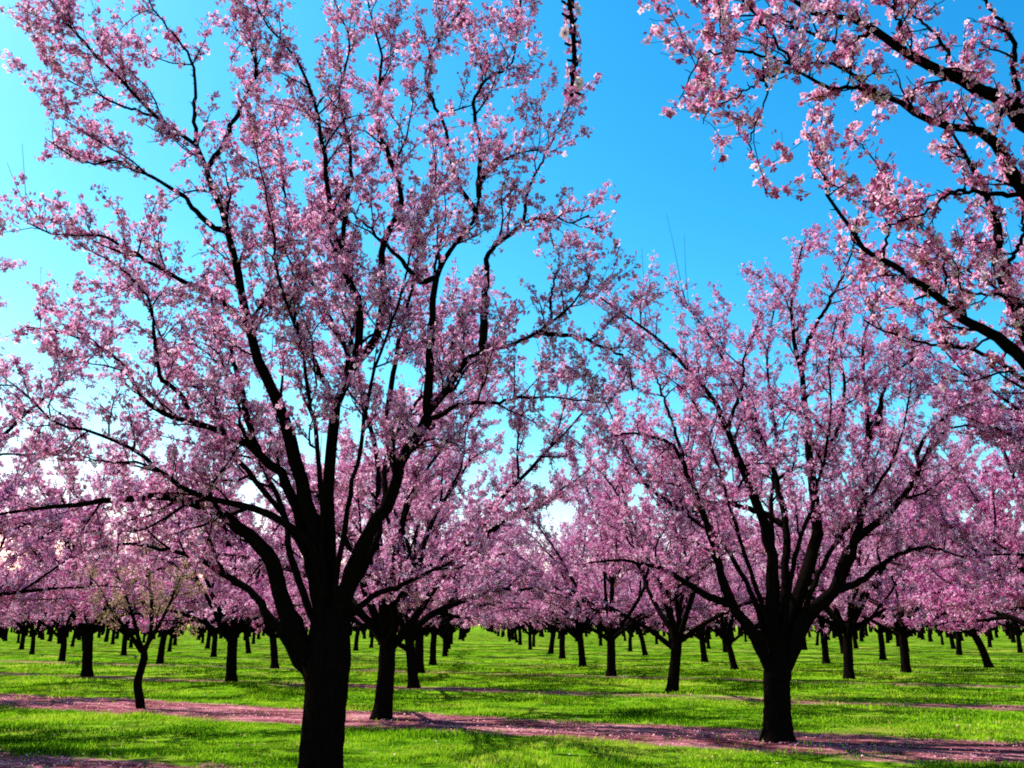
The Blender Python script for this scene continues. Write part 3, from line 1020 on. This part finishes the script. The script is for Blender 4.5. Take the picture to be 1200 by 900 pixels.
SECOND = [
    ((683, 781), 0, 'second trunk in the line bordering the open grass lane'),
    ((659, 772), 1, 'third trunk in the line bordering the open grass lane'),
    ((507, 779), 2, 'third trunk in the file that recedes behind the big front tree'),
    ((72, 775), 1, 'small distant almond tree seen just past the straight trunk near the left edge'),
    ((187, 778), 2, 'distant almond tree just beside the crooked young tree, farther off'),
    ((322, 783), 3, 'distant almond tree with a tapering trunk close to the big front trunk'),
    ((145, 768), 0, 'far small almond tree seen between the straight trunk and the crooked young tree'),
    ((250, 770), 1, 'far thin trunked almond tree just past the low spreading one'),
    ((826, 776), 0, 'distant almond tree seen against grass between the leaning trunk and the forked tree'),
    ((1035, 773), 2, 'distant almond tree next to the upright one past the forked tree'),
]
for p, k, lab in SECOND:
    x, y = ground_at(*p)
    plant(FARS[k], x, y, lab, 1.7 * k + x, 1.0)
    placed.append((x, y))

# the rest of the planting grid
rng = np.random.default_rng(77)
rest = []
for i in range(-50, 51):
    for j in range(0, 75):
        x = -2.4 + 5.8 * i - 0.32 * j
        y = 16.0 - 2.65 * i + 7.55 * j
        if y < 18 or abs(x) > 0.66 * y + 3:
            continue
        if min(math.hypot(x - a, y - b) for a, b in placed) < 3.9:
            continue
        if math.hypot(x - B_BASE[0], y - B_BASE[1]) < 4 or math.hypot(x + 7.53, y - 18.44) < 4:
            continue
        rest.append((math.hypot(x, y), x + rng.normal(0, 0.35), y + rng.normal(0, 0.4)))
        if rng.random() < 0.05:
            rest.pop()
rest.sort()
single = [r for r in rest if r[0] < 92]
mass = [r for r in rest if 92 <= r[0] < 300]
for d, x, y in single:
    k = rng.integers(4)
    rz = rng.uniform(0, 6.28)
    if d < 34:
        side = 'left' if x < 0 else 'right'
        plant(MIDS[k % 3], x, y, 'almond tree at the %s edge with its trunk mostly hidden by nearer crowns' % side, rz, rng.uniform(0.92, 1.05),
              'almond trees hidden at the %s edge' % side)
    elif d < 60:
        plant(FARS[k], x, y, 'small pink almond tree in the middle distance, one of many alike', rz, rng.uniform(0.82, 1.08), 'almond trees in the middle distance')
    else:
        plant(FARS[k], x, y, 'tiny pink almond tree near the horizon, one of many alike', rz, rng.uniform(0.82, 1.08), 'almond trees near the horizon')
print('single trees', len(single), 'mass', len(mass))


def far_orchard():
    r = np.random.default_rng(9)
    tb = Tubes()
    C, D = [], []
    ends = [(0, (-0.62 + 1.24 * k / 110) * 305 + r.uniform(-1, 1), 305 + r.uniform(0, 25)) for k in range(111)]
    for d, x, y in mass + ends:
        a = r.uniform(0, 6.28)
        P = [catmull([(x, y, -0.05), (x + r.uniform(-.1, .1), y, 0.8), (x + r.uniform(-.2, .2), y, 1.5)], 5)]
        tb.add(np.stack(P), np.array([[0.24, 0.2, 0.19, 0.2, 0.22]]), 5)
        for k in range(5):
            az = a + k * 1.257
            c, s = math.cos(az), math.sin(az)
            tb.add(catmull([(x, y, 1.3), (x + 0.9 * c, y + 0.9 * s, 2.7), (x + 2.2 * c, y + 2.2 * s, 4.2)], 4), np.array([0.09, 0.07, 0.04, 0.015]), 3)
        n = 420 if d < 160 else 200
        u = unit(r.normal(size=(n, 3))) * (r.random((n, 1)) ** 0.45)
        u = u * np.array([3.5, 3.5, 3.0]) + np.array([x, y, 4.8])
        C.append(u)
        D.append(unit(r.normal(size=(n, 3))))
    o = bpy.data.objects.new('distant_orchard', None)
    COL.objects.link(o)
    o['kind'] = 'stuff'
    o['label'] = 'mass of pink orchard trees merging along the horizon'
    o['category'] = 'orchard'
    part('trunk_rows', tb.mesh('trunk_rows', BARK), o)
    part('blossom_crown', flower_mesh('blossom_crown', np.concatenate(C), np.concatenate(D), r, 0.30, 2, PETAL, wide=0.42), o)


far_orchard()


# ---- the crooked young tree on the strip, coming into leaf
def young_tree():
    rng = np.random.default_rng(31)
    x, y = ground_at(165, 829)
    root = empty('young_tree', (x, y, 0), 'thin crooked young tree with sparse olive leaves on the petal strip', cat='tree')
    Y0 = y
    org = np.array([x, y, 0.0])
    pts = [(165, 830), (163, 815), (161, 800), (165, 785), (169, 770), (168, 760)]
    P = catmull([at_depth(a, b, Y0) - org for a, b in pts], 14)
    P[0, 2] = -0.04
    tb = Tubes()
    tb.add(P, np.linspace(0.09, 0.065, 14), 10, rng, 0.07)
    part('trunk', tb.mesh('trunk', BARK), root)
    lim = [[(168, 764), (162, 748), (158, 730), (150, 705), (140, 680), (132, 655)], [(169, 764), (176, 745), (178, 720), (176, 690), (172, 655), (170, 630)],
           [(168, 762), (185, 735), (200, 705), (210, 680), (218, 660)], [(166, 764), (150, 740), (130, 715), (118, 690), (105, 675)]]
    dd = [0.5, -0.4, -0.8, -0.3]
    CC, DD = [], []
    low = dict(HERO, sp_b=0.28, len_b=0.8, sp_s=0.16, len_s=0.5, sp_t=0.10, len_t=0.2, dens=38, spread=0.06, zmin=1.2)
    for l, D_ in zip(lim, dd):
        p = np.array([at_depth(a, b, Y0 + D_ * i / (len(l) - 1)) - org for i, (a, b) in enumerate(l)])
        p = catmull(p, 12)[None]
        r = np.linspace(0.05, 0.008, 12)[None]
        tb = Tubes()
        tb.add(p, r, 7)
        (A, RA), (S, RS), (T, RT), C, D = grow_fine(p, r, rng, low, np.zeros(3))
        tb.add(A, RA, 4)
        tb.add(S, RS, 3)
        tb.add(T, RT, 3)
        part('limb', tb.mesh('limb', BARK), root)
        CC.append(C)
        DD.append(D)
    C, D = np.concatenate(CC), np.concatenate(DD)
    part('foliage', flower_mesh('foliage', C, D, rng, 0.050, 2, LEAFLET, wide=0.26), root)


young_tree()
